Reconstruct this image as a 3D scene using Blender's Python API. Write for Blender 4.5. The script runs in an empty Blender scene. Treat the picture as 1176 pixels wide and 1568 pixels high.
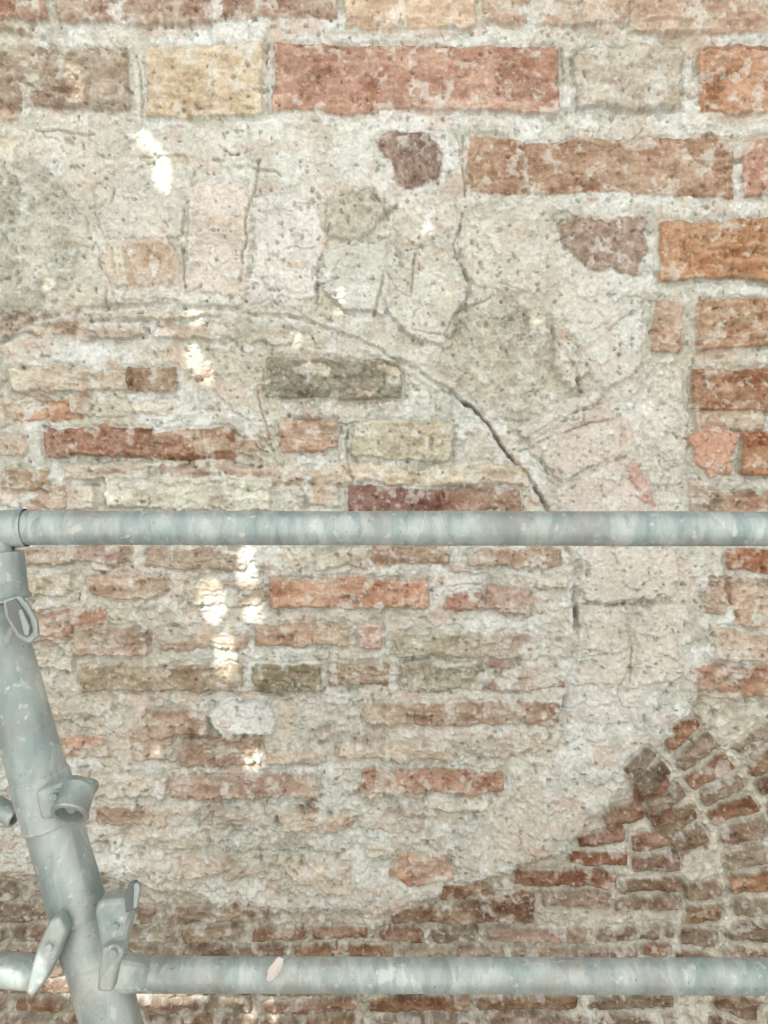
import bpy, bmesh, math, random
import numpy as np
from mathutils import Vector, Matrix
random.seed(4); R=np.random.RandomState(7)
ZC=2.6; CD=1.3
KALB=np.array([.82,.88,.895])
scene=bpy.context.scene
# ------------------------------------------------------------------ noise
LAT=[R.rand(256,256) for _ in range(8)]
def vn(x,y,seed):
    L=LAT[seed%8]; ox=(seed*37.17)%191; oy=(seed*71.31)%173
    x=x+ox; y=y+oy
    xi=np.floor(x).astype(np.int64); yi=np.floor(y).astype(np.int64)
    fx=x-xi; fy=y-yi
    fx=fx*fx*(3-2*fx); fy=fy*fy*(3-2*fy)
    a=L[xi&255,yi&255]; b=L[(xi+1)&255,yi&255]; c=L[xi&255,(yi+1)&255]; d=L[(xi+1)&255,(yi+1)&255]
    return (a*(1-fx)+b*fx)*(1-fy)+(c*(1-fx)+d*fx)*fy
def fbm(x,y,s,o,seed):
    t=0; w=1; tw=0
    for i in range(o):
        f=2.03**i
        t=t+w*vn(x/s*f+i*5.3,y/s*f-i*3.1,seed+i); tw+=w; w*=0.52
    return t/tw
def ss(a,b,x):
    t=np.clip((x-a)/(b-a),0,1); return t*t*(3-2*t)
# ------------------------------------------------------------------ wall grid (1 unit = 1 mm on the wall)
xs=np.concatenate([np.linspace(-2600,-160,140,endpoint=False),np.arange(-160,1336,1.4),np.linspace(1340,3700,140)])
ys=np.concatenate([np.linspace(-2200,-130,120,endpoint=False),np.arange(-130,1700,1.4),np.linspace(1705,3384,110)])
X,Y=np.meshgrid(xs,ys)
WX=X+10*(fbm(X,Y,90,2,1)-.5)*2+4*(fbm(X,Y,24,3,9)-.5)*2
WY=Y+7*(fbm(X,Y,95,2,2)-.5)*2+3.5*(fbm(X,Y,22,3,11)-.5)*2
H=24*(fbm(X,Y,210,2,3)-.5)+16*(fbm(X,Y,62,3,4)-.5)+12*(fbm(X,Y,24,3,5)-.5)
H+=8*np.abs(fbm(X,Y,34,3,15)-.5)
col=lambda t:np.array(t,dtype=float)/255
C=np.zeros(X.shape+(3,))+col((207,201,189))
def blendc(C,c,m): return C*(1-m[...,None])+np.array(c)*m[...,None]
C=blendc(C,col((197,188,170)),ss(.48,.68,fbm(X,Y,170,4,21))*.8)
C=blendc(C,col((206,188,173)),ss(.50,.68,fbm(X,Y,110,4,22))*.5)
C=blendc(C,col((219,216,210)),ss(.48,.64,fbm(X,Y,80,4,23))*.9)
C=blendc(C,col((172,166,151)),ss(.54,.70,fbm(X,Y,45,4,24))*.6)
C=blendc(C,col((194,164,146)),ss(.60,.72,fbm(X*.6,Y,30,4,27))*.5)
C=blendc(C,col((182,177,165)),ss(.55,.66,fbm(X,Y,16,4,29))*.5)
K=np.zeros(X.shape)
SM=fbm(X*.6,Y,30,5,31); SM2=fbm(X,Y,10,3,33); EN=.6*(fbm(X,Y,30,3,35)-.5)+.5*(fbm(X,Y,8,3,36)-.5)
ST=fbm(X*.35,Y,12,4,37)-.5; BL=fbm(X,Y,45,3,39)-.5
DUST=ss(.45,.70,fbm(X,Y,30,5,41))
def box(x0,y0,x1,y1,m=40):
    i0,i1=np.searchsorted(ys,[y0-m,y1+m]); j0,j1=np.searchsorted(xs,[x0-m,x1+m])
    return (slice(i0,i1),slice(j0,j1))
MORT=col((203,193,177))
def brick(x0,y0,x1,y1,c,e=.25,h=4,ang=0,jit=6,sat=.8,dust=1.0,dk=0):
    cx,cy=(x0+x1)/2,(y0+y1)/2; hx,hy=abs(x1-x0)/2,abs(y1-y0)/2
    r=max(hx,hy) if ang else 0
    s=box(min(x0,cx-r),min(y0,cy-r),max(x1,cx+r),max(y1,cy+r))
    wx=WX[s]-cx; wy=WY[s]-cy
    if wx.size==0: return
    a=math.radians(-ang); u=wx*math.cos(a)-wy*math.sin(a); v=wx*math.sin(a)+wy*math.cos(a)
    rr=min(5,hx*.5,hy*.5)
    qx=np.abs(u)-hx+rr; qy=np.abs(v)-hy+rr
    d=np.hypot(np.maximum(qx,0),np.maximum(qy,0))+np.minimum(np.maximum(qx,qy),0)-rr
    d=d+EN[s]*(6+30*e)+e*3
    sf=1.3+3*e
    m=ss(sf*.7,-sf,d)
    ph=random.uniform(-.05,.05)
    thr=.5+(.52-e)*.62+ph
    cov=ss(thr-.05,thr+.06,SM[s]*.75+SM2[s]*.25)
    mm=m*(1-cov*.9)*(1-.3*max(0,e-.15))
    j=np.array([random.uniform(-jit,jit)]*3)/255+np.array([random.uniform(-2,2),random.uniform(-1,2),random.uniform(-4,0)])/255
    cc=np.array(c)/255*np.array([.985,1.005,.98]); lum=cc@np.array([.3,.59,.11]); cc=lum+(cc-lum)*sat+j-dk
    img=cc+ST[s][...,None]*np.array([.27,.28,.28])+BL[s][...,None]*np.array([.18,.22,.22])+(SM2[s][...,None]-.5)*.15
    dd=(DUST[s]*.36*dust+.03)[...,None]
    img=img*(1-dd)+MORT*dd
    img=np.clip(img,.05,.93)
    C[s]=C[s]*(1-mm[...,None])+img*mm[...,None]
    base=H[s]*.45 + h+ST[s]*9+ (SM2[s]-.5)*6 + BL[s]*6
    groove=ss(6,0,np.abs(d-2))*(1-e)*4
    H[s]=H[s]*(1-m*(1-.55*cov))+base*m*(1-.55*cov)-groove
    K[s]=np.maximum(K[s],mm)
def polysd(px,py,pts):
    d=np.full(px.shape,1e9); ins=np.zeros(px.shape,bool); n=len(pts)
    for i in range(n):
        ax,ay=pts[i]; bx,by=pts[(i+1)%n]
        ex,ey=bx-ax,by-ay
        t=np.clip(((px-ax)*ex+(py-ay)*ey)/(ex*ex+ey*ey+1e-9),0,1)
        d=np.minimum(d,np.hypot(px-ax-t*ex,py-ay-t*ey))
        if ay!=by:
            c=((ay>py)!=(by>py))&(px<(bx-ax)*(py-ay)/(by-ay)+ax); ins^=c
    return np.where(ins,-d,d)
def panel(pts,c,h=5,rough=0,op=.85,edge=2.5,br=0):
    p=np.array(pts,float); s=box(p[:,0].min(),p[:,1].min(),p[:,0].max(),p[:,1].max())
    d=polysd(WX[s],WY[s],pts)+EN[s]*24
    m=ss(edge,-edge,d)
    cc=np.array(c)/255
    if br: lum=cc@np.array([.3,.59,.11]); cc=lum+(cc-lum)*.85
    var=(BL[s]*.18+ST[s]*.08)[...,None]
    if rough: var=var+((SM2[s]-.5)*.26)[...,None]
    C[s]=C[s]*(1-(m*op)[...,None])+(cc+var)*(m*op)[...,None]
    tgt=H[s]*(.85 if rough else .3)+h+(rough*(SM2[s]-.5)*10)
    H[s]=H[s]*(1-m)+tgt*m-ss(5,0,np.abs(d))*2.4
    K[s]*=1-m
def crack(pts,w=2,depth=5,dark=.35,c=(120,105,90),gate=True):
    p=np.array(pts,float); s=box(p[:,0].min(),p[:,1].min(),p[:,0].max(),p[:,1].max())
    wx=WX[s]+EN[s]*8; wy=WY[s]-EN[s]*8; d=np.full(wx.shape,1e9)
    for (ax,ay),(bx,by) in zip(pts[:-1],pts[1:]):
        ex,ey=bx-ax,by-ay
        t=np.clip(((wx-ax)*ex+(wy-ay)*ey)/(ex*ex+ey*ey),0,1)
        d=np.minimum(d,np.hypot(wx-ax-t*ex,wy-ay-t*ey))
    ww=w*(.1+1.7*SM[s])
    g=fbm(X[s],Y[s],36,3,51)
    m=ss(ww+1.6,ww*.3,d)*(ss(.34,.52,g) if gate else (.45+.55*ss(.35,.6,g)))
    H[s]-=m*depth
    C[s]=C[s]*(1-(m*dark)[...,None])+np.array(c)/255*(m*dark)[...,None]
A=(172,120,100);B=(190,132,102);PK=(202,168,150);D=(146,108,91);G=(152,136,116);O=(207,145,116);PP=(212,190,174);BR=(168,136,116)
def courses(xa,xb,ya,yb,pitch,ln,e,cols):
    y=ya;k=0
    while y<yb:
        x=xa-(k%2)*ln*.5+random.uniform(-20,20)
        while x<xb:
            l=ln*random.choice([1,1,.5,1])*random.uniform(.9,1.08)
            brick(x,y,x+l-14,y+pitch-22,random.choice(cols),e+random.uniform(-.1,.15),random.uniform(2,7))
            x+=l
        y+=pitch;k+=1
allc=[A,B,PK,BR,A,PK]
courses(-2600,3700,-2210,-80,126,330,.18,allc)
courses(-2600,-30,10,3380,66,240,.38,allc)
courses(1200,3700,0,3380,68,250,.22,allc)
courses(-30,1200,1660,3380,60,240,.3,[D,BR,A,BR])
panel([(1060,1060),(1420,1050),(1420,1720),(-190,1720),(-190,1660),(1060,1660)],(198,187,170),0,1,.97,6)
# ------------------------------------------------------------------ smooth / rough plaster patches
panel([(-150,190),(120,185),(560,190),(600,300),(480,480),(150,465),(-150,520)],(203,196,182),3,0,.35,20)
panel([(-150,262),(60,246),(112,300),(128,380),(110,440),(50,478),(-150,540)],(176,171,156),6,1,.75,12)
panel([(150,370),(255,362),(278,400),(275,440),(170,440)],(204,182,165),4,0,.6)
panel([(150,290),(185,250),(285,250),(300,290),(280,370),(160,365)],(203,197,186),6,0,.6)
panel([(290,285),(375,278),(392,330),(375,460),(285,445)],(210,195,182),7,0,.75)
panel([(395,300),(480,305),(500,360),(480,455),(385,465)],(216,209,202),7,0,.85)
panel([(690,318),(850,320),(870,430),(800,450),(720,430),(680,380)],(203,195,178),3,0,.6,8)
panel([(610,300),(690,300),(700,350),(640,380),(600,350)],(206,193,174),5,0,.5,8)
panel([(500,305),(560,285),(610,320),(570,352),(497,372)],(178,169,151),9,1,.75)
panel([(505,380),(600,358),(618,400),(592,485),(520,472),(488,430)],(203,199,189),8,0,.8)
panel([(600,400),(690,355),(722,440),(690,535),(640,520),(595,470)],(204,198,184),10,0,.75)
panel([(700,500),(770,445),(850,495),(890,560),(820,650),(740,640),(672,565)],(182,174,157),1,1,.75,5)
panel([(845,380),(985,440),(985,560),(930,600),(880,520),(850,460)],(211,207,198),6,0,.6,8)
panel([(850,510),(880,520),(905,570),(880,600),(845,560)],(202,189,174),11,0,.7)
panel([(780,655),(915,590),(930,610),(800,680)],(209,201,190),9,0,.6)
panel([(805,672),(930,610),(962,650),(950,700),(850,735)],(205,190,178),4,0,.75)
panel([(840,745),(950,705),(1010,770),(1000,800),(860,805)],(209,193,182),4,0,.75)
for q in [[(888,835),(1038,835),(1042,915),(892,920)],[(892,930),(958,928),(963,996),(895,998)],[(972,930),(1052,925),(1046,1040),(970,1046)],[(893,1010),(960,1006),(962,1046),(888,1048)]]:
    panel(q,(209,197,185),6,0,.75)
panel([(860,1055),(985,1055),(960,1110),(860,1100)],(205,196,188),4,0,.7)
panel([(975,560),(1055,560),(1060,760),(990,740),(960,650)],(209,201,190),2,1,.5,8)
arch=[(-160,560),(-10,528),(60,490),(150,468),(260,468),(380,480),(470,492),(560,522),(640,562),(700,607),(745,652),(775,687),(815,732),(845,787),(868,840),(878,900),(885,960),(880,1040),(850,1110),(760,1180),(700,1400),(-160,1400)]
s=box(-200,400,900,1450); dA=polysd(WX[s],WY[s],arch); fade=ss(1400,1150,Y[s])
H[s]-=5*ss(5,-5,dA)*fade
H[s]+=4*ss(8,0,np.abs(dA+9))*fade
C[s]=C[s]*(1-(ss(8,2,np.abs(dA+9))*fade*.5)[...,None])+col((213,210,203))*(ss(8,2,np.abs(dA+9))*fade*.5)[...,None]
panel([(420,560),(440,640),(540,640),(560,600),(690,600),(690,740),(540,735)],(192,189,178),-3,1,.4,16)
panel([(435,1060),(545,1062),(560,1140),(470,1150)],(190,187,177),-4,1,.55,12)
panel([(320,1090),(345,1068),(410,1070),(432,1092),(420,1125),(340,1130)],(221,218,212),6,0,.85,5)
panel([(330,1210),(545,1200),(560,1300),(400,1330),(320,1290)],(198,195,186),-3,1,.5,18)
panel([(-100,1230),(140,1240),(300,1330),(200,1345),(-100,1340)],(214,209,200),2,1,.5,18)
# ------------------------------------------------------------------ bricks read from the photograph
L=[
(-140,-60,74,34,A,.3),(84,-60,524,32,(170,128,112),.28),(532,-60,726,44,(214,180,156),.1),(738,-60,1176,36,(196,150,130),.3),(960,-60,1330,52,(192,146,124),.3),
(-150,72,198,166,(168,136,119),.32),(226,68,404,178,(208,180,156),.06),(418,72,856,175,(180,128,108),.05),
(880,72,1046,168,(182,156,142),.3),(1072,76,1340,174,(188,130,104),.18),
(712,213,1124,300,(180,136,116),.12),(1138,216,1340,302,(184,134,112),.12),
(1005,336,1340,430,(180,126,94),.12),(1004,458,1050,538,(180,134,114),.2),(1070,458,1340,536,(174,128,102),.14),
(1066,566,1340,630,(172,118,94),.14),(1142,658,1340,726,(178,120,92),.1),
(1102,756,1340,812,(178,126,100),.2),(1116,838,1340,876,(168,110,84),.15),(1078,898,1114,945,PK,.3),(1122,900,1340,962,(196,150,126),.25),
(1092,966,1340,1016,(213,184,168),.2),(1132,1034,1340,1066,(190,136,114),.25),(1092,1024,1130,1050,PK,.45),
(200,372,268,436,(200,164,144),.55),(300,330,360,380,PK,.62),(405,400,470,450,PP,.6),(180,375,196,440,PP,.3),
(132,492,226,518,(202,172,160),.3),(240,504,362,524,(204,172,158),.42),(372,508,440,530,PK,.5),(140,478,330,492,PP,.5),
(12,562,205,602,(200,174,156),.38),(195,562,276,602,(150,110,88),.2),(-120,575,5,610,BR,.5),
(100,612,270,640,PP,.55),(64,656,240,702,(158,108,90),.1),(225,660,362,706,(164,116,96),.18),(300,672,396,700,(186,148,126),.5),
(-80,622,30,652,PK,.4),(-80,668,40,698,PK,.55),(0,715,76,752,(182,150,128),.3),(90,708,240,736,(200,170,155),.45),(245,712,430,744,(198,160,142),.42),
(100,745,145,785,PP,.4),(160,728,420,780,(212,200,186),.3),
(410,548,616,612,(142,127,108),.08),(426,642,524,690,(190,142,118),.25),(545,644,690,704,(198,178,156),.2),
(470,712,812,744,(204,174,156),.35),(536,748,690,792,(134,90,78),.08),(675,746,800,792,(172,126,110),.3),(470,735,525,780,PK,.5),(430,700,462,735,PP,.4),(440,725,470,780,BR,.6),
(-80,836,200,864,(176,142,126),.3),(228,838,372,874,(172,138,122),.3),(385,840,470,872,PP,.5),(482,846,565,872,(205,185,166),.3),(572,834,692,866,(166,122,98),.2),(715,836,860,866,(186,150,132),.38),
(-60,880,112,912,(196,170,150),.4),(136,884,264,916,(186,148,130),.3),(288,888,402,930,(188,158,140),.4),(412,886,660,932,(198,146,124),.12),(682,906,736,936,(186,122,102),.35),(742,892,812,936,(186,140,122),.48),(815,880,868,900,PP,.3),
(30,944,100,986,PK,.42),(110,958,228,1002,(172,142,122),.25),(240,962,378,996,(196,158,140),.42),(384,954,530,988,(192,144,120),.28),(545,954,586,992,(200,152,140),.15),(600,966,740,1004,(178,160,140),.4),(700,970,880,1008,(182,154,136),.5),
(36,1000,112,1026,PP,.4),(120,1018,372,1062,(160,130,112),.18),(384,1016,492,1062,(148,128,106),.15),(502,1014,602,1052,(168,132,112),.25),(612,1008,742,1056,(152,134,116),.4),(745,1012,870,1056,(162,122,104),.42),
(50,1070,172,1102,PK,.5),(222,1090,318,1130,(178,138,118),.3),(556,1078,640,1112,(190,154,134),.4),(636,1074,860,1112,(166,124,106),.3),
(70,1128,162,1162,(204,158,136),.35),(196,1116,262,1162,(180,140,120),.45),(268,1130,402,1170,(166,128,110),.34),(410,1146,500,1172,PK,.42),(508,1136,700,1166,(198,168,150),.5),(700,1130,830,1160,(190,158,142),.55),
(90,1180,255,1222,PP,.45),(262,1184,490,1222,(192,150,132),.3),(546,1176,770,1212,(172,122,102),.1),(545,1208,650,1222,PK,.5),
(308,1236,424,1272,(196,176,158),.45),(430,1244,540,1276,PK,.5),(545,1230,652,1272,(198,178,166),.35),(652,1214,742,1240,PP,.5),(146,1238,216,1266,(172,134,116),.3),
(186,1268,320,1300,PP,.45),(322,1284,545,1308,(186,172,156),.6),(556,1290,610,1316,PP,.4),(270,1302,345,1342,PK,.5),(440,1322,546,1372,(202,174,158),.42),(340,1330,430,1350,PP,.5),
]
for t in L: brick(*t[:5],e=t[5] if t[5]<.24 else t[5]-.03,h=random.uniform(3,8),dust=.6 if t[5]<.2 else 1.1,sat=.84 if t[5]<.2 else .76)
brick(602,1300,640,1352,(200,150,126),.2,6,28); brick(630,1306,690,1352,(206,168,150),.22,6,-10)
panel([(572,222),(600,207),(660,207),(678,240),(668,285),(620,290),(600,262)],(152,122,106),5,1,.92,br=1)
panel([(857,345),(880,338),(984,338),(988,380),(965,424),(905,418),(868,385)],(160,132,113),5,1,.92,br=1)
panel([(1060,665),(1095,650),(1130,665),(1125,720),(1090,728),(1064,705)],(204,156,132),5,0,.85)
panel([(960,712),(975,708),(998,752),(1000,775),(978,765),(965,740)],(204,168,152),6,0,.9)
panel([(412,560),(470,550),(560,558),(550,600),(470,606),(425,602)],(128,118,104),8,1,.4,8)
for _ in range(170):
    x=random.uniform(-20,850); y=random.uniform(500,1330)
    w=random.uniform(12,60); h=random.uniform(6,18)
    if polysd(np.array([x]),np.array([y]),arch)[0]<-15:
        brick(x,y,x+w,y+h,random.choice([PK,BR,PK,PK,PP]),random.uniform(.45,.6),3,random.uniform(-8,8),sat=.75)
for _ in range(60):
    x=random.uniform(0,1050); y=random.uniform(190,560); w=random.uniform(8,26)
    brick(x,y,x+w,y+random.uniform(6,14),random.choice([PK,PP,PK]),random.uniform(.5,.65),3,random.uniform(-40,40))
# ------------------------------------------------------------------ lower vault: recessed, exposed bricks
low=[(-200,1348),(60,1342),(210,1350),(290,1375),(360,1396),(480,1402),(600,1402),(680,1375),(750,1345),(860,1300),(930,1235),(985,1180),(1030,1120),(1075,1078),(1180,1070),(1400,1060),(1400,1760),(-200,1760)]
s=box(-250,1000,1450,1780); dL=polysd(WX[s],WY[s],low)
ml=ss(9,-9,dL+EN[s]*20); H[s]=H[s]*(1-.5*ml)-ml*(13+np.clip(-dL,0,260)*.10)
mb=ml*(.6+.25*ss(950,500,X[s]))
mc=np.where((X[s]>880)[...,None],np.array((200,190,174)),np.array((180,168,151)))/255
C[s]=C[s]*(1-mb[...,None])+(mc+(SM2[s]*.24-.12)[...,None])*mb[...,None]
base0=H.copy()
def lowbrick(x0,y0,x1,y1,c,e,ang=0):
    cx,cy=(x0+x1)/2,(y0+y1)/2
    i=min(len(ys)-1,np.searchsorted(ys,cy)); j=min(len(xs)-1,np.searchsorted(xs,cx))
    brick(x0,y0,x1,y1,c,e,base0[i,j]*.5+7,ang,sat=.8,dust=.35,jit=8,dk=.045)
cols=[(154,120,102),(146,120,104),(164,132,114),(142,114,98),(168,142,126),(156,114,92)]
rows=[(1358,1386),(1394,1420),(1428,1450),(1458,1480),(1488,1508),(1516,1536),(1544,1564),(1572,1592),(1600,1622),(1630,1652)]
k=0
for (ya,yb) in rows:
    x=-170+(k%2)*48
    while x<1040:
        l=random.choice([96,110,88,170])
        xm=x+l/2
        ylim=np.interp(xm,[0,210,290,360,600,680,750,860],[1350,1352,1378,1398,1404,1378,1348,1300])
        if ya>ylim-6 and not (730<xm<1060 and ya<1395): lowbrick(x,ya,min(x+l,1056)-13,yb,random.choice(cols),random.uniform(.06,.26))
        x+=l
    k+=1
for t in [(738,1374,822,1418,(138,100,86),.1),(786,1338,944,1364,(158,112,92),.08),(872,1308,962,1330,(158,104,82),.04),(972,1316,1046,1342,(148,112,92),.08),(832,1372,938,1394,(174,140,122),.12),(950,1352,1050,1376,(150,114,94),.08),(948,1384,1050,1404,(158,126,106),.12)]:
    lowbrick(*t)
for t in [(884,1274,958,1296,(146,102,84),.04,10),(968,1278,1042,1304,(158,114,94),.04,10),(925,1238,992,1264,(142,98,80),.04,16),(1000,1240,1040,1266,(152,108,88),.04,18),(972,1204,1034,1228,(150,100,80),.04,24)]:
    lowbrick(*t[:6],ang=-t[6])
cx0,cy0=745,1420
for (r0,r1,off) in [(310,372,0),(386,456,3),(470,545,1.5),(555,640,0)]:
    rm=(r0+r1)/2; step=math.degrees(39/rm)
    a=-38+off
    while a<(49 if r0<350 else 45 if r0<440 else 38):
        x=cx0+rm*math.cos(math.radians(a)); y=cy0-rm*math.sin(math.radians(a))
        if x>1078 or a>20:
            hl=(r1-r0)/2*random.uniform(.9,1.02); hh=rm*math.radians(step)/2-6
            lowbrick(x-hl,y-hh,x+hl,y+hh,random.choice(cols+[(172,120,96),(162,112,88),(170,118,94)]),random.uniform(-.05,.05),ang=-a*.95)
        a+=step
# ------------------------------------------------------------------ cracks and joints
crack(arch[1:19],2.0,4.5,.22,(166,156,140),False); crack(arch[9:15],2.5,9,.38,(126,114,100),False); crack([(878,858),(882,905),(880,960)],6,16,.5,(130,118,102),False)  # last one: ledge shadow, recessed and also darkened in the colour
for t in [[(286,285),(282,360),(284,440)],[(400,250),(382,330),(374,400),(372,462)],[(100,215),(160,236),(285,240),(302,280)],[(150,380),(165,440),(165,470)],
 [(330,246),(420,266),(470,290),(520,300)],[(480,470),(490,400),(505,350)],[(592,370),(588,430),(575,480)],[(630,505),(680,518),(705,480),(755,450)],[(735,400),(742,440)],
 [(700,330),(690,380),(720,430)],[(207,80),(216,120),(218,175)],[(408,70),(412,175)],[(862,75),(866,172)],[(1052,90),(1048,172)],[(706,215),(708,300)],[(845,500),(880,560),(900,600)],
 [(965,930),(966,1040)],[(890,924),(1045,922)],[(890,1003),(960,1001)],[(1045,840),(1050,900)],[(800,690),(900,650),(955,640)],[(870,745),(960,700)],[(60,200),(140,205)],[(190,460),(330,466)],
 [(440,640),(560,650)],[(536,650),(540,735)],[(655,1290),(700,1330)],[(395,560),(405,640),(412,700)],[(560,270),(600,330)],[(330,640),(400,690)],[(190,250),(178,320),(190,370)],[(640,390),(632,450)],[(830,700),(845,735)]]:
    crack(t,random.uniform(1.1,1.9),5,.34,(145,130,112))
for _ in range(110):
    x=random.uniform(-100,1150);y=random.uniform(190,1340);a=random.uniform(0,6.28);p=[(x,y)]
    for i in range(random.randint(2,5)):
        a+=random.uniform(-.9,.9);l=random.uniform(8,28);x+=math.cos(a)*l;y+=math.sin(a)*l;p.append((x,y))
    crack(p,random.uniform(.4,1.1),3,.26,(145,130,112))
n1=fbm(X,Y,6,2,61); n2=fbm(X,Y,9,3,63)
pit=ss(.72,.82,n2); H-=pit*5; C=blendc(C,col((158,146,130)),pit*.32)
cr=ss(.70,.80,n1); H+=cr*2.2*(1-K*.5)
C=blendc(C,col((219,216,209)),cr*.4)
trow=ss(.60,.70,fbm(X,Y,18,4,69)); H+=trow*3*(1-K*.6); C=blendc(C,col((221,218,212)),trow*.5)
H+=3.6*(fbm(X,Y,6,2,65)-.5)*(1-.4*K)
C+=((fbm(X,Y,5,2,67)-.5)*.13)[...,None]
C=np.clip(C,.03,.95)
lin=np.where(C<=.04045,C/12.92,((C+.055)/1.055)**2.4)*KALB
H=np.clip(H,-90,40)
# mesh
ny,nx=X.shape
co=np.empty((ny*nx,3),np.float32); co[:,0]=((X-588)/1000).ravel(); co[:,1]=(-H/1000).ravel(); co[:,2]=(ZC+(784-Y)/1000).ravel()
idx=np.arange(ny*nx,dtype=np.int32).reshape(ny,nx)
q=np.stack([idx[:-1,:-1],idx[1:,:-1],idx[1:,1:],idx[:-1,1:]],-1).reshape(-1,4)
me=bpy.data.meshes.new("brick_wall"); me.vertices.add(len(co)); me.vertices.foreach_set("co",co.ravel())
me.loops.add(q.size); me.loops.foreach_set("vertex_index",q.ravel())
me.polygons.add(len(q)); me.polygons.foreach_set("loop_start",np.arange(0,q.size,4,dtype=np.int32))
me.polygons.foreach_set("use_smooth",np.ones(len(q),bool))
me.update(calc_edges=True)
at=me.color_attributes.new("Col","FLOAT_COLOR","POINT")
rgba=np.ones((ny*nx,4),np.float32); rgba[:,:3]=lin.reshape(-1,3); rgba[:,3]=K.ravel()
at.data.foreach_set("color",rgba.ravel())
wall=bpy.data.objects.new("brick_wall",me); scene.collection.objects.link(wall)
# ------------------------------------------------------------------ materials
def newmat(n):
    m=bpy.data.materials.new(n); m.use_nodes=True; nt=m.node_tree; b=nt.nodes["Principled BSDF"]; return m,nt,b
def N(nt,t,**k):
    n=nt.nodes.new(t)
    for a,v in k.items():
        if a in n.inputs: n.inputs[a].default_value=v
        else: setattr(n,a,v)
    return n
def ramp(nt,p0,c0,p1,c1):
    r=nt.nodes.new("ShaderNodeValToRGB"); e=r.color_ramp.elements
    e[0].position=p0;e[0].color=(*c0,1);e[1].position=p1;e[1].color=(*c1,1); return r
def mix(nt,bt,fac,a,b):
    m=nt.nodes.new("ShaderNodeMix"); m.data_type='RGBA'; m.blend_type=bt
    for s,v in ((0,fac),(6,a),(7,b)):
        if hasattr(v,"links"): nt.links.new(v,m.inputs[s])
        else: m.inputs[s].default_value=v
    return m.outputs[2]
m,nt,b=newmat("old_brick_and_lime_mortar")
tc=N(nt,"ShaderNodeTexCoord"); va=N(nt,"ShaderNodeVertexColor",layer_name="Col")
def noise(sc,det,ro=.6):
    n=nt.nodes.new("ShaderNodeTexNoise"); n.inputs["Scale"].default_value=sc; n.inputs["Detail"].default_value=det; n.inputs["Roughness"].default_value=ro
    nt.links.new(tc.outputs["Object"],n.inputs["Vector"]); return n.outputs["Fac"]
na=noise(230,3,.65); nb=noise(420,1,.6)
r1=ramp(nt,.3,(.87,.865,.86),.7,(1.12,1.125,1.13)); nt.links.new(na,r1.inputs[0])
c1=mix(nt,'MULTIPLY',1.0,va.outputs["Color"],r1.outputs[0])
r2=ramp(nt,.69,(0,0,0),.76,(.65,.65,.65)); nt.links.new(nb,r2.inputs[0])
c2=mix(nt,'MIX',r2.outputs[0],c1,(.60,.57,.51,1))
r3=ramp(nt,.21,(.35,.35,.35),.28,(0,0,0)); nt.links.new(nb,r3.inputs[0])
c3=mix(nt,'MIX',r3.outputs[0],c2,(.22,.18,.15,1))
nt.links.new(c3,b.inputs["Base Color"]); b.inputs["Roughness"].default_value=.95; b.inputs["Specular IOR Level"].default_value=.1
bp=N(nt,"ShaderNodeBump"); bp.inputs["Strength"].default_value=.45; bp.inputs["Distance"].default_value=.003
nt.links.new(na,bp.inputs["Height"]); nt.links.new(bp.outputs[0],b.inputs["Normal"])
me.materials.append(m); MW=m
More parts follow.
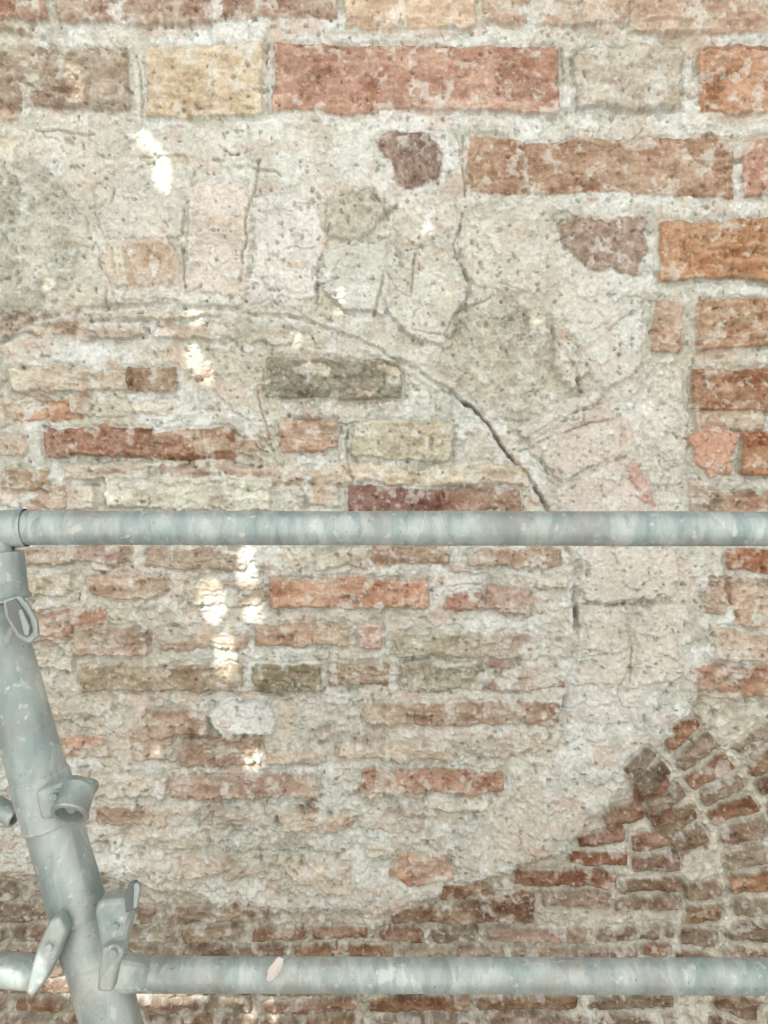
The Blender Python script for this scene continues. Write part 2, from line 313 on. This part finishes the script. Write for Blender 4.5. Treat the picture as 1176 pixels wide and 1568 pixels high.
def pipemat(name,lo,hi,stre):
    m,nt,b=newmat(name); tc=N(nt,"ShaderNodeTexCoord"); mp=N(nt,"ShaderNodeMapping"); mp.inputs["Scale"].default_value=stre
    nt.links.new(tc.outputs["Object"],mp.inputs[0])
    v=N(nt,"ShaderNodeTexVoronoi"); v.inputs["Scale"].default_value=1; 
    n=N(nt,"ShaderNodeTexNoise"); n.inputs["Scale"].default_value=.5; n.inputs["Detail"].default_value=6; n.inputs["Roughness"].default_value=.65
    nt.links.new(mp.outputs[0],v.inputs["Vector"]); nt.links.new(mp.outputs[0],n.inputs["Vector"])
    r=ramp(nt,.38,lo,.62,hi); nt.links.new(n.outputs["Fac"],r.inputs[0])
    sx=N(nt,"ShaderNodeSeparateColor"); nt.links.new(v.outputs["Color"],sx.inputs[0])
    rv=ramp(nt,.2,(.80,.84,.84),.8,(1.13,1.11,1.09)); nt.links.new(sx.outputs[0],rv.inputs[0])
    c=mix(nt,'MULTIPLY',.8,r.outputs[0],rv.outputs[0])
    n2=N(nt,"ShaderNodeTexNoise"); n2.inputs["Scale"].default_value=110; n2.inputs["Detail"].default_value=4; nt.links.new(tc.outputs["Object"],n2.inputs["Vector"])
    r2=ramp(nt,.61,(0,0,0),.69,(.65,.65,.65)); nt.links.new(n2.outputs["Fac"],r2.inputs[0])
    c=mix(nt,'MIX',r2.outputs[0],c,(.54,.52,.48,1))
    n3=N(nt,"ShaderNodeTexNoise"); n3.inputs["Scale"].default_value=22; n3.inputs["Detail"].default_value=6
    mp3=N(nt,"ShaderNodeMapping"); mp3.inputs["Location"].default_value=(3,7,1); nt.links.new(tc.outputs["Object"],mp3.inputs[0]); nt.links.new(mp3.outputs[0],n3.inputs["Vector"])
    r3=ramp(nt,.34,(.55,.55,.55),.52,(0,0,0)); nt.links.new(n3.outputs["Fac"],r3.inputs[0])
    c=mix(nt,'MIX',r3.outputs[0],c,(.23,.22,.19,1))
    n4=N(nt,"ShaderNodeTexNoise"); n4.inputs["Scale"].default_value=260; n4.inputs["Detail"].default_value=2; nt.links.new(mp3.outputs[0],n4.inputs["Vector"])
    r4=ramp(nt,.25,(.7,.7,.7),.31,(0,0,0)); nt.links.new(n4.outputs["Fac"],r4.inputs[0])
    c=mix(nt,'MIX',r4.outputs[0],c,(.12,.10,.08,1))
    nt.links.new(c,b.inputs["Base Color"]); b.inputs["Metallic"].default_value=.2; b.inputs["Roughness"].default_value=.45; b.inputs["Specular IOR Level"].default_value=.5
    bp=N(nt,"ShaderNodeBump"); bp.inputs["Strength"].default_value=.3; bp.inputs["Distance"].default_value=.001
    nt.links.new(n2.outputs["Fac"],bp.inputs["Height"]); nt.links.new(bp.outputs[0],b.inputs["Normal"])
    return m
MP=pipemat("galvanised_rail",(.22,.28,.28),(.37,.42,.41),(115,45,45))
ML=pipemat("galvanised_post",(.22,.28,.275),(.40,.44,.42),(50,50,22))
MD,_,bd=newmat("dark_steel"); bd.inputs["Base Color"].default_value=(.12,.135,.13,1); bd.inputs["Roughness"].default_value=.6; bd.inputs["Metallic"].default_value=.2
# ------------------------------------------------------------------ scaffold
def P(px,py,d=.75): return Vector(((px-588)/1000*d/CD,-CD+d,ZC+(784-py)/1000*d/CD))
U=.75/CD/1000
scaf=bpy.data.objects.new("scaffold",None); scene.collection.objects.link(scaf)
def link(name,bm,mat,smooth=True,par=scaf):
    me=bpy.data.meshes.new(name); bmesh.ops.recalc_face_normals(bm,faces=bm.faces); bm.to_mesh(me); bm.free()
    if smooth:
        for p in me.polygons: p.use_smooth=True
    me.materials.append(mat); o=bpy.data.objects.new(name,me); scene.collection.objects.link(o)
    if par: o.parent=par
    return o
def lathe(name,p0,p1,prof,mat,seg=56,closed=True,wob=0):
    ax=(p1-p0); q=ax.to_track_quat('Z','Y').to_matrix(); bm=bmesh.new(); rings=[]
    for t,r in prof:
        ring=[]
        for k in range(seg):
            a=2*math.pi*k/seg; rr=r*(1+wob*math.sin(2*a+t*9))
            ring.append(bm.verts.new(p0+ax*t+q@Vector((rr*math.cos(a),rr*math.sin(a),0))))
        rings.append(ring)
    n=len(rings)
    for i in range(n if closed else n-1):
        a,b2=rings[i],rings[(i+1)%n]
        for k in range(seg): bm.faces.new((a[k],a[(k+1)%seg],b2[(k+1)%seg],b2[k]))
    o=link(name,bm,mat); 
    md=o.modifiers.new("es","EDGE_SPLIT"); md.split_angle=math.radians(40)
    return o
def tube(name,p0,p1,r,mat,th=.003,wob=0):
    L=(p1-p0).length; c=.0012/L
    prof=[(0,r-.001),(c,r)]+[(t,r*(1+.008*math.sin(t*37+r*900))) for t in np.linspace(.02,.98,60)]+[(1-c,r),(1,r-.001),(1,r-th),(0,r-th)]
    return lathe(name,p0,p1,prof,mat,wob=wob)
def cast(name,pts,thick,mat,bev=.0015):
    bm=bmesh.new(); f=[bm.verts.new(p-Vector((0,thick/2,0))) for p in pts]; k=[bm.verts.new(p+Vector((0,thick/2,0))) for p in pts]
    bm.faces.new(f); bm.faces.new(k[::-1]); m=len(f)
    for i in range(m): bm.faces.new((f[i],f[(i+1)%m],k[(i+1)%m],k[i]))
    o=link(name,bm,mat,False); md=o.modifiers.new("b","BEVEL"); md.width=bev; md.segments=3; return o
def bolt(name,px,py,d,r):
    p=P(px,py,d); ob=lathe(name,p+Vector((0,.006,0)),p,[(0,r),(.9,r),(1,r*.85),(1,r*.1)],ML,seg=6,closed=False)
    lathe(name+"_washer",p+Vector((0,.007,0)),p+Vector((0,.0045,0)),[(0,r*1.5),(1,r*1.5),(1,r*.5)],ML,seg=24,closed=False)
RR=26.5*U
tube("upper_rail",P(14,808),P(1900,811),RR,MP,wob=.01)
def bend(name,pts,r,mat):
    bm=bmesh.new(); rings=[]
    for i,p in enumerate(pts):
        d=(pts[min(i+1,len(pts)-1)]-pts[max(i-1,0)]).normalized(); y=Vector((0,1,0)); s=d.cross(y)
        rings.append([bm.verts.new(p+r*(math.cos(a)*s+math.sin(a)*y)) for a in [2*math.pi*k/40 for k in range(40)]])
    for a,b2 in zip(rings[:-1],rings[1:]):
        for k in range(40): bm.faces.new((a[k],a[(k+1)%40],b2[(k+1)%40],b2[k]))
    return link(name,bm,mat)
pts=[]
for i in range(13):
    t=math.pi/2*i/12; pts.append(P(10-18*math.sin(t),832-22*math.cos(t)))
pts=[P(40,808)]+pts+[P(-8,872)]
bend("rail_elbow",pts,RR*1.1,MP)
a0=P(-40,850); a1=P(187,1620)
ax=(a1-a0)
def onp(py,off=0,d=0):
    t=(py-850)/770.; p=a0+ax*t; s=Vector((ax.z,0,-ax.x)).normalized(); s=-s if s.x<0 else s
    return p+s*off*U+Vector((0,-d,0))
RP=43*U
tube("standard_post",onp(930),onp(1900),RP,ML,wob=.01)
lathe("socket",P(-10,846),P(-2,920),[(0,RP*.80),(.03,RP*1.0),(.2,RP*1.02),(.85,RP*1.02),(.93,RP*1.12),(1,RP*1.10),(1,RP*.8),(0,RP*.5)],ML)
lathe("post_sleeve",onp(1186),onp(1262),[(0,RP*1.0),(.04,RP*1.05),(.93,RP*1.05),(.97,RP*1.09),(1,RP*1.07),(1,RP*.9),(0,RP*.9)],ML)
lathe("post_sleeve_joint",onp(1405),onp(1470),[(0,RP*1.0),(.04,RP*1.04),(.95,RP*1.04),(1,RP*1.02),(1,RP*.9),(0,RP*.9)],ML)
cast("lock_plate",[P(6,918,.715),P(32,912,.715),P(44,924,.715),P(58,950,.715),P(60,974,.715),P(46,985,.715),P(28,976,.715),P(10,945,.715)],.006,ML,.0015)
cast("lock_slot",[P(10,922,.711),P(24,916,.711),P(44,944,.711),P(50,966,.711),P(42,976,.711),P(30,970,.711),P(14,944,.711)],.003,MD,.0006)
cast("lock_tongue",[P(28,934,.708),P(34,932,.708),P(46,960,.708),P(44,974,.708),P(38,972,.708)],.003,ML,.0008)
lathe("coupler_cup",P(122,1202,.712),P(106,1248,.692),[(0,.002),(.02,19*U),(.12,24*U),(.85,25*U),(.93,27*U),(1,26*U),(1,20*U),(.15,19*U),(.13,.002)],ML)
cast("coupler_arm",[P(60,1206,.715),P(108,1190,.715),P(146,1198,.715),P(148,1212,.715),P(118,1244,.715),P(70,1250,.715)],.022,ML,.006)
bolt("coupler_bolt",82,1222,.696,6.5*U)
tube("lower_rail",P(196,1492),P(1900,1498),RR*.96,MP,wob=.01)
cast("rail_end_plate",[P(150,1470,.745),P(168,1450,.745),P(196,1462,.745),P(232,1468,.745),P(236,1514,.745),P(190,1518,.745),P(160,1512,.745)],.022,ML,.008)
cast("wedge_block",[P(150,1384,.715),P(160,1368,.715),P(204,1366,.715),P(208,1384,.715),P(194,1448,.715),P(160,1448,.715)],.024,ML,.006)
cast("wedge",[P(192,1370,.70),P(198,1352,.70),P(208,1348,.70),P(216,1356,.70),P(210,1390,.70),P(194,1396,.70)],.006,MD,.001)
cast("wedge_face",[P(206,1352,.695),P(213,1351,.695),P(216,1358,.695),P(211,1388,.695),P(205,1390,.695)],.005,ML,.001)
cast("clamp_jaw",[P(160,1444,.70),P(192,1446,.70),P(194,1458,.70),P(184,1476,.70),P(176,1514,.70),P(152,1512,.70),P(154,1480,.70)],.014,ML,.004)
bolt("clamp_bolt",172,1462,.690,7*U); bolt("wedge_bolt",176,1420,.698,5.5*U)
cast("clamp_jaw_outer",[P(64,1440,.715),P(80,1404,.715),P(96,1396,.715),P(108,1420,.715),P(94,1456,.715),P(76,1494,.715),P(56,1520,.715),P(42,1514,.715),P(50,1486,.715)],.018,ML,.005)
bolt("jaw_bolt",74,1452,.701,6*U)
tube("transom_stub",P(-200,1470,.755),P(64,1490,.745),25*U,ML)
tube("ledger_stub",P(-120,1170,.80),P(24,1252,.78),17*U,ML)
bm=bmesh.new(); bmesh.ops.create_icosphere(bm,subdivisions=3,radius=1)
for v in bm.verts:
    v.co*=1+.5*(random.random()-.5)*.6; v.co=Vector((v.co.x*8*U,v.co.y*4*U,v.co.z*19*U)); v.co=Matrix.Rotation(.5,3,'Y')@v.co+P(421,1484,.73)
MF,_,bf=newmat("plaster_flake"); bf.inputs["Base Color"].default_value=(.50,.47,.43,1); bf.inputs["Roughness"].default_value=.95
link("plaster_flake",bm,MF,False)
# ------------------------------------------------------------------ wall core + ground
bm=bmesh.new(); bmesh.ops.create_cube(bm,size=1); 
for v in bm.verts: v.co=Vector((v.co.x*6.28+.0,(v.co.y+.5)*.35+.1,(v.co.z+.5)*5.5))
core=link("wall_core",bm,MW,False,wall); 
ca=core.data.color_attributes.new("Col","FLOAT_COLOR","POINT")
for d_ in ca.data: d_.color=(.35,.27,.22,1)
gm,gnt,gb=newmat("dusty_ground"); g_n=N(gnt,"ShaderNodeTexNoise"); g_n.inputs["Scale"].default_value=3; g_n.inputs["Detail"].default_value=8
gr=ramp(gnt,.3,(.22,.20,.17),.7,(.34,.31,.26)); gnt.links.new(g_n.outputs["Fac"],gr.inputs[0]); gnt.links.new(gr.outputs[0],gb.inputs["Base Color"]); gb.inputs["Roughness"].default_value=.95
bm=bmesh.new(); bmesh.ops.create_grid(bm,x_segments=20,y_segments=20,size=300); link("ground",bm,gm,False,None)
# ------------------------------------------------------------------ sun + perforated white sheet added behind viewer for shade, fill and sun spots
EL=math.radians(30); AZ=math.radians(-10)
to_sun=Vector((math.sin(AZ)*math.cos(EL),-math.cos(AZ)*math.cos(EL),math.sin(EL)))
SY=-1.5
spots=[(117,134,11,28,-8),(220,212,12,14,0),(238,228,10,14,0),(248,262,14,36,-8),(299,489,15,15,0),(297,548,13,26,-12),(315,570,12,18,-5),
(377,850,14,19,0),(380,880,16,25,-10),(388,935,16,17,-10),(324,918,20,34,-6),(346,1006,19,35,-5),(385,1162,17,18,0),
(100,1503,40,20,0),(255,1524,60,15,0),(358,1524,26,14,0),(412,1520,8,20,0),(382,1555,8,20,0),(418,1562,8,18,0),
(655,349,9,6,0),(520,458,8,15,30),(822,492,9,8,0),(240,1150,7,8,0),(455,520,7,14,0),(75,440,7,12,0)]
hx=[];hz=[]
for p in spots:
    i=np.searchsorted(ys,p[1]); j=np.searchsorted(xs,p[0]); y0=-float(H[i-3:i+4,j-3:j+4].mean())/1000
    k=(CD+y0)/CD; wxp=(p[0]-588)/1000*k; wzp=(784-p[1])/1000*k
    t=(y0-SY)/(-to_sun.y); hx.append(wxp+to_sun.x*t); hz.append(ZC+wzp+to_sun.z*t)
hx=np.array(hx);hz=np.array(hz)
gx=np.unique(np.round(np.concatenate([np.linspace(-2.6,2.4,60),np.arange(hx.min()-.08,hx.max()+.08,.004)]),4))
gz=np.unique(np.round(np.concatenate([np.linspace(1.6,6.6,60),np.arange(hz.min()-.08,hz.max()+.08,.004)]),4))
GX,GZ=np.meshgrid(gx,gz)
cxg=(GX[:-1,:-1]+GX[1:,1:])/2; czg=(GZ[:-1,:-1]+GZ[1:,1:])/2
keep=np.ones(cxg.shape,bool)
for (p,xx,zz) in zip(spots,hx,hz):
    a=math.radians(p[4]); dx=(cxg-xx)*1000; dz=(czg-zz)*1000
    u=dx*math.cos(a)-dz*math.sin(a); v=dx*math.sin(a)+dz*math.cos(a)
    keep&=((u/p[2])**2+(v/p[3])**2)>1
ii=np.arange(GX.size).reshape(GX.shape)
q=np.stack([ii[:-1,:-1],ii[:-1,1:],ii[1:,1:],ii[1:,:-1]],-1)[keep]
sm=bpy.data.meshes.new("added_light_sheet"); sm.vertices.add(GX.size)
sc=np.stack([GX,np.full(GX.shape,SY),GZ],-1).reshape(-1,3); sm.vertices.foreach_set("co",sc.ravel())
sm.loops.add(q.size); sm.loops.foreach_set("vertex_index",q.ravel().astype(np.int32)); sm.polygons.add(len(q)); sm.polygons.foreach_set("loop_start",np.arange(0,q.size,4,dtype=np.int32)); sm.update(calc_edges=True)
so=bpy.data.objects.new("added_light_sheet",sm); scene.collection.objects.link(so)
tm=bpy.data.materials.new("white_diffuser"); tm.use_nodes=True; tn=tm.node_tree; tn.nodes.remove(tn.nodes["Principled BSDF"])
tr=N(tn,"ShaderNodeBsdfTranslucent"); df=N(tn,"ShaderNodeBsdfDiffuse"); mx=N(tn,"ShaderNodeMixShader"); mx.inputs[0].default_value=.12
tr.inputs[0].default_value=(.94,.96,.97,1); df.inputs[0].default_value=(.85,.86,.87,1)
tn.links.new(tr.outputs[0],mx.inputs[1]); tn.links.new(df.outputs[0],mx.inputs[2]); tn.links.new(mx.outputs[0],tn.nodes["Material Output"].inputs[0]); sm.materials.append(tm)
sun=bpy.data.lights.new("sun","SUN"); sun.energy=5; sun.angle=math.radians(.35); sun.color=(1,.97,.93)
sob=bpy.data.objects.new("sun",sun); scene.collection.objects.link(sob); sob.rotation_euler=(-to_sun).to_track_quat('-Z','Y').to_euler()
w=bpy.data.worlds.new("World"); scene.world=w; w.use_nodes=True; wn=w.node_tree
sk=wn.nodes.new("ShaderNodeTexSky"); sk.sky_type='NISHITA'; sk.sun_disc=False; sk.sun_elevation=EL; sk.sun_rotation=math.atan2(to_sun.x,to_sun.y)
sk.dust_density=3
wn.links.new(sk.outputs[0],wn.nodes["Background"].inputs[0]); wn.nodes["Background"].inputs[1].default_value=.15
cam=bpy.data.cameras.new("camera"); cam.sensor_fit='VERTICAL'; cam.sensor_height=24; cam.lens=12/(784/1300.); cam.clip_start=.05; cam.clip_end=1000
cob=bpy.data.objects.new("camera",cam); scene.collection.objects.link(cob); cob.location=(0,-CD,ZC); cob.rotation_euler=(math.pi/2,0,0); scene.camera=cob
scene.view_settings.view_transform='Standard'; scene.view_settings.look='None'; scene.view_settings.exposure=0
